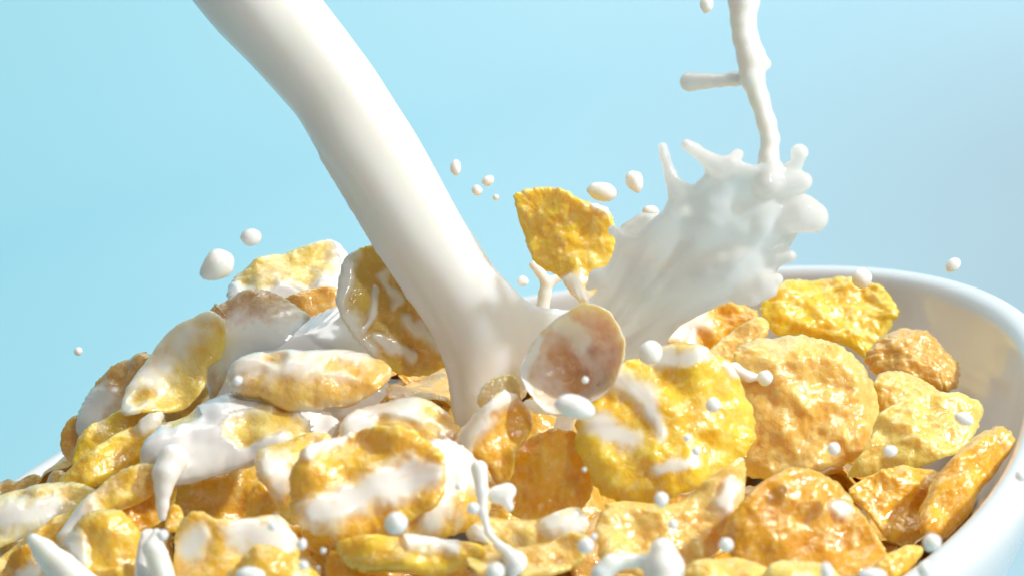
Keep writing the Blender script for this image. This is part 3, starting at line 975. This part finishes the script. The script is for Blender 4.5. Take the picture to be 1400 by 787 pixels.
def splash_fn(X, Y, Z):
    x2, y2 = X[:, :, 0], Y[:, :, 0]
    sd = poly_sd(x2, y2, OUT)
    # surface of the curtain: nearer to the right, then curling back; cupped at lower left
    zc = 0.45 * (x2 - 880) - 0.005 * np.maximum(x2 - 960, 0) ** 2
    cup = np.exp(-(((x2 - 775) / 62) ** 2 + ((y2 - 490) / 60) ** 2))
    zc = zc - 30 * cup - 0.25 * (y2 - 380)
    ang = np.arctan2(y2 - 520, x2 - 770)
    rad = np.hypot(y2 - 520, x2 - 770)
    fold = noise(np.stack([ang * 5.0, rad / 160, 0 * ang + 2.2], -1)) * 20 + (0.4 - np.abs(noise(np.stack([ang * 9.0, rad / 150, 0 * ang + 7.7], -1)))) * 16
    fold += noise(np.stack([x2 / 60, y2 / 60, 0 * ang + 1.1], -1)) * 14 + noise(np.stack([x2 / 26, y2 / 26, 0 * ang + 4.1], -1)) * 5.5
    zc = zc + fold * sstep(0, 60, -sd) * sstep(15, 90, rad)
    rim = np.exp(-((sd + 7) / 6.0) ** 2)
    hh = 2.3 + 3.2 * rim
    gx_, gy_ = np.gradient(zc, x2[1, 0] - x2[0, 0])
    nrm_ = 1 / np.sqrt(1 + np.minimum(gx_ ** 2 + gy_ ** 2, 6.0))
    q1, q2 = (sd + 4)[:, :, None], np.abs(Z - zc[:, :, None]) * nrm_[:, :, None] - hh[:, :, None] + 4
    out = np.hypot(np.maximum(q1, 0), np.maximum(q2, 0)) + np.minimum(np.maximum(q1, q2), 0) - 4

    def zat(x, y):
        i = int(np.clip(np.searchsorted(x2[:, 0], x), 0, x2.shape[0] - 1))
        j = int(np.clip(np.searchsorted(y2[0], y), 0, y2.shape[1] - 1))
        return float(zc[i, j])
    def fin(pts, k=9):
        nonlocal out
        z0 = zat(*pts[0][:2])
        c = chain(X, Y, Z, [(p[0], p[1], z0 + (p[3] if len(p) > 3 else 0), p[2]) for p in pts], 5)
        out = smin(out, c, k)
    fin([(925, 262, 11), (917, 240, 8.5), (909, 215, 6.5), (906, 201, 6.5)])                       # left finger
    fin([(985, 228, 13), (965, 216, 9.5), (950, 205, 8.5), (939, 198, 8, 4)])                       # bent finger
    fin([(1050, 250, 20), (1052, 228, 14), (1051, 205, 12.5, -4)])                                  # foot of the tall jet
    fin([(1078, 236, 14, 0), (1090, 222, 8, 6), (1093, 209, 12.5, 10)], 5)                           # bead on a neck
    fin([(1070, 250, 16), (1098, 248, 13, 2)])                                                       # upper lobe
    fin([(1075, 296, 20), (1098, 292, 25, 8), (1112, 297, 21, 8)], 12)                               # big lobe
    fin([(1062, 352, 12), (1080, 350, 9, 4)])
    fin([(858, 330, 10), (848, 320, 7), (838, 315, 7.5, 3)])                                        # knob at left
    fin([(1000, 222, 10), (1008, 212, 9, -14)])
    fin([(1020, 398, 14, 0), (1045, 388, 15, 6), (1062, 382, 9, 8)], 8)                              # ragged lower right edge
    fin([(1010, 408, 9, 4), (1030, 408, 9, 10), (1055, 398, 8, 12)], 6)
    fin([(900, 470, 10, 2), (890, 490, 9, 4)])
    fin([(830, 372, 8), (818, 380, 13, -2), (806, 392, 6, -4)], 6)
    # outer wall of the crown behind the left edge
    fin([(862, 318, 16, -22), (880, 306, 14, -26), (896, 300, 9, -26)], 5)
    # milk running off the cup into the flakes
    fin([(748, 556, 11), (735, 556, 8, 4), (722, 552, 7, 8)], 8)
    fin([(775, 560, 12), (770, 585, 12, 0), (764, 602, 10, 0)], 8)
    return out


splash = bpy.data.objects.new("milk_splash", None)
C.objects.link(splash)
splash.location = tuple(to_world(P(np.array(790.), np.array(540.), np.array(SP_D))))
tag(splash, "crown shaped curtain of splashing milk thrown up right of the stream", "milk splash")
sdf_mesh("splash_curtain", splash_fn, ((700, 1146), (180, 622), (-150, 150)), 2.3, SP_D, THIN, splash)


def jet_fn(X, Y, Z):
    zz = 68
    c = chain(X, Y, Z, [(1012, -90, zz - 10, 24), (1013, -50, zz - 10, 22), (1017, 0, zz - 8, 21), (1016, 28, zz - 6, 17), (1019, 52, zz - 4, 17), (1027, 78, zz - 2, 19), (1028, 105, zz, 16.5), (1038, 135, zz, 13), (1048, 168, zz, 12.5), (1053, 190, zz, 12), (1051, 214, zz, 13), (1050, 236, zz - 2, 17)], 7)
    return smin(c, cone(X, Y, Z, (1038, 88, zz + 2), (1046, 88, zz + 4), 10, 8.5), 8)


sdf_mesh("tall_jet", jet_fn, ((970, 1080), (-100, 256), (15, 110)), 2.6, SP_D, MILK, splash)
sdf_mesh("side_arm", lambda X, Y, Z: chain(X, Y, Z, [(1026, 104, 60, 9), (1005, 108, 50, 9.5), (985, 110, 42, 8.5), (965, 111, 36, 10), (943, 112, 32, 14)], 6), ((920, 1040), (90, 134), (10, 80)), 2.4, SP_D, MILK, splash)

# --- forked splash behind the stream's foot
sdf_mesh_obj = sdf_mesh("forked_splash", lambda X, Y, Z: smin(chain(X, Y, Z, [(741, 424, 0, 10), (745, 402, 0, 8.5), (748, 386, 0, 8), (738, 372, 0, 6), (729, 362, 0, 6)], 5), chain(X, Y, Z, [(748, 388, 0, 7), (760, 381, 0, 5), (770, 377, 0, 5.5)], 4), 5), ((712, 786), (346, 440), (-16, 16)), 1.6, 0.626, MILK)
tag(sdf_mesh_obj, "small forked spout of milk behind the foot of the stream", "milk splash")

# --- drip below the flooded flake (a part of that flake)
fo, fd_ = FLAKES["drip"]
sdf_mesh("milk_drip", lambda X, Y, Z: chain(X, Y, Z, [(236, 628, -16, 22), (226, 648, -4, 17), (223, 668, 0, 11.5), (222, 690, 2, 8), (222, 706, 3, 6.5)], 8), ((186, 268), (590, 722), (-48, 36)), 2.2, fd_ - 0.012, MILK, fo)


# --- free-flying and clinging drops
IV, IF = ico(3)
AIR = "drops of milk flying in the air"
LOW = "drops of milk spattered in front of the flakes"
nd = 0


def drop(label, px, py, rx, ry=None, ang=0.0, lift=15.0, depth=None, pear=0.0, group=LOW):
    """ellipsoid drop, half axes in photo pixels, ang in degrees (counter-clockwise), pear narrows one end"""
    global nd
    nd += 1
    ry = ry or rx
    d = (heap_depth(px, py) if depth is None else depth) - ((lift + 32) * 0.001 if depth is None else 0)
    s = d / F
    v = IV.copy()
    v = v * (1 + 0.11 * noise(v * 1.3 + nd * 3.1))[:, None]
    k = 1 - pear * v[:, 0]
    v = v * np.stack([np.ones_like(k), k, k], -1)
    v = v * np.array([rx, ry, (min(rx, ry) + ry) / 2]) * s
    a = math.radians(ang)
    v = np.stack([v[:, 0] * math.cos(a) - v[:, 1] * math.sin(a), v[:, 0] * math.sin(a) + v[:, 1] * math.cos(a), v[:, 2]], -1)
    org = to_world(P(np.array(float(px)), np.array(float(py)), np.array(d)))
    o = mesh_obj("milk_drop", v @ WFC.T, IF, MILK)
    o.location = tuple(org)
    tag(o, label, "milk drop", group)
    return o


drop("round milk drop hovering upper left of the crowning flake", 343, 324, 14.5, 12, depth=0.565, group=AIR)
drop("large pear shaped milk drop in the air left of the crowning flake", 296, 364, 26, 19, 38, depth=0.56, pear=-0.22, group=AIR)
drop("tiny lone milk drop in the air at the far left", 107, 480, 6, depth=0.63, group=AIR)
drop("upright oval milk drop just right of the stream", 623, 229, 11, 7.5, 90, depth=0.63, group=AIR)
drop("upper of the paired small drops right of the stream", 667, 247, 9, 7, 35, depth=0.63, group=AIR)
drop("lower of the paired small drops right of the stream", 652, 260, 8, 7.5, 0, depth=0.63, group=AIR)
drop("smallest milk drop in the air left of the tossed flake", 678, 270, 4.5, depth=0.64, group=AIR)
drop("milk drop at the top frame edge left of the tall jet", 966, 6, 12, 9, 90, depth=0.60, group=AIR)
drop("plump milk drop in the air between tossed flake and splash fingers", 868, 248, 15.5, 12, -65, depth=0.60, pear=0.1, group=AIR)
drop("lying oval milk drop touching the tossed flake's upper right", 823, 262, 21, 13, -12, depth=0.60, group=AIR)
drop("little flat milk drop beside the splash's left shoulder", 890, 288, 12, 7, -8, depth=0.60, group=AIR)
drop("oval milk drop on the bowl's back rim at the right", 1303, 362, 12, 8.5, 35, depth=0.61, group=AIR)
drop("soft milk drop in front of the topmost right flake", 1178, 380, 14, lift=50)
drop("big blurred milk drop at the foot of the splash curtain", 889, 482, 17, lift=62)
drop("stubby white bar shaped milk drop between shaded hollow and lemon flake", 786, 556, 28, 16, -14, lift=62)
drop("milk drop on a short thread at the lemon flake's right shoulder", 1046, 516, 11, lift=42)
drop("milk drop before the upper right of the lemon flake", 975, 553, 10.5, lift=55)
drop("upper of the two tiny drops on the lemon flake's middle", 940, 598, 6, 5, lift=50)
drop("lower of the two tiny drops on the lemon flake's middle", 952, 616, 6.5, 6, lift=52)
drop("milk drop hanging at the lemon flake's bottom edge", 904, 682, 10, 11, lift=56)
drop("faint milk drop on the rough peach flake below the lemon one", 920, 716, 7, lift=46)
drop("milk drop before the lower half of the broad blistered flake", 1140, 613, 9, lift=38)
drop("milk drop on the lower left of the greenish yellow flake", 1217, 616, 10, 8.5, lift=36)
drop("oval milk drop on the right tip of the greenish yellow flake", 1318, 572, 14, 9, -20, lift=34)
drop("large round milk drop at the lower rim of the streaked round flake", 542, 715, 16, lift=56)
drop("tiny milk drop beside the milk veil right of the round flake", 627, 664, 5.5, lift=46)
drop("soft milk drop on the strand right of the round flake", 647, 694, 8.5, lift=46)
drop("round milk drop over the milky shaded flake at the bottom", 372, 719, 6, lift=52)
drop("pear shaped dull milk drop in the dark gap below the round flake", 413, 743, 8, 7, 60, lift=40, pear=0.2)
drop("small dull milk drop right of the pear shaped one in the dark gap", 442, 752, 4, lift=40)
drop("milk drop at the right lip of the bottom yellow flake", 415, 772, 7, lift=56)
drop("pinpoint milk drop above the milky shaded flake", 378, 705, 2.6, lift=48)
drop("pinpoint milk drop in the blackest part of the gap", 435, 775, 2.2, lift=46)
drop("milk drop at the bottom edge left of the teardrop", 677, 781, 13, lift=60)
drop("milk drop in front of the dark slot left of the rough peach flake", 801, 745, 11, lift=50)
drop("tiny milk drop above right of the one at the dark slot", 812, 733, 5, lift=46)
drop("small milk drop in front of the hollow in the splash", 800, 519, 5, lift=60)
drop("pinpoint milk drop in front of the hollow amber flake", 799, 641, 3.2, lift=44)
drop("milk drop at the left corner of the deep amber flake", 993, 744, 10, lift=50)
drop("blurred milk drop on the bowl's front right rim", 1274, 741, 13, lift=40)
drop("upright milk drop at the bottom edge before the amber flake", 1130, 781, 13, 9, 100, lift=56)
drop("wide milk drop cut by the bottom edge before the amber flake", 1192, 786, 20, 11, 0, lift=56)
drop("wide milk drop cut by the bottom edge on the yellow flake", 342, 786, 20, 12, 0, lift=60)
drop("milk bead on the left end of the smooth oval flake", 325, 520, 6.5, lift=46)
drop("milk bead below the tip of the long drip", 222, 731, 8, lift=46)
drop("milk drop at the stream's right edge before the forked spout", 715, 384, 8, 7, depth=0.585, group=AIR)
drop("faint grey milk drop on the outer bowl wall at the right frame edge", 1396, 650, 8, lift=40)
drop("blurred milk drop low on the bowl rim beside the bottom edge", 1264, 778, 10, 12, lift=44)


def blob(name, label, cat, pts_list, bounds, h, lift, ref, k=6):
    d = heap_depth(*ref) - lift * 0.001
    def fn(X, Y, Z):
        out = None
        for pts in pts_list:
            c = chain(X, Y, Z, pts, k)
            out = c if out is None else smin(out, c, k)
        return out
    o = sdf_mesh(name, fn, bounds, h, d, MILK)
    tag(o, label, cat)
    return o


blob("milk_drop", "twin lobed milk drop caught where the milk veil ends", "milk drop", [[(680, 676, 0, 13), (694, 671, 0, 12)], [(692, 684, 4, 8), (696, 692, 6, 7)]], ((660, 716), (652, 706), (-22, 26)), 1.8, 50, (690, 678))
blob("milk_strand", "thin strand of milk ending in a heavy teardrop at the bottom", "milk strand", [[(655, 640, -14, 12), (659, 672, -6, 8), (660, 700, 0, 6), (668, 728, 2, 4.5), (682, 745, 4, 6), (692, 752, 6, 7), (704, 768, 8, 16), (702, 790, 8, 14)]], ((636, 728), (620, 812), (-34, 32)), 2.0, 48, (665, 700))
blob("milk_column", "leaning white column of milk spurting up at the bottom left corner", "milk splash", [[(46, 738, 0, 10), (60, 752, 0, 16), (84, 776, 0, 22), (110, 806, 0, 30)]], ((24, 150), (716, 846), (-40, 40)), 2.4, 66, (60, 760))
blob("milk_spurt", "thick blurred spurt of milk with a bent arm at the bottom centre", "milk splash", [[(906, 752, 0, 18), (908, 775, 0, 27), (906, 815, 0, 30)], [(893, 768, -4, 12), (862, 766, -8, 9), (836, 770, -8, 13), (822, 784, -6, 15)]], ((796, 950), (724, 856), (-40, 40)), 2.4, 74, (900, 760))
blob("milk_run", "run of milk slipping between the flakes under the long drip", "milk splash", [[(214, 728, -6, 7), (207, 748, -2, 11), (214, 766, 0, 13), (226, 800, 0, 17)], [(207, 750, -2, 11), (222, 757, 2, 9)]], ((176, 262), (710, 830), (-34, 34)), 2.2, 54, (212, 760))
blob("milk_thread", "short thread of milk along the lemon flake's right shoulder", "milk strand", [[(985, 500, 0, 5), (1005, 503, 2, 7), (1024, 515, 3, 6.5), (1046, 516, 6, 4)]], ((972, 1060), (488, 532), (-14, 22)), 1.8, 40, (1010, 505))
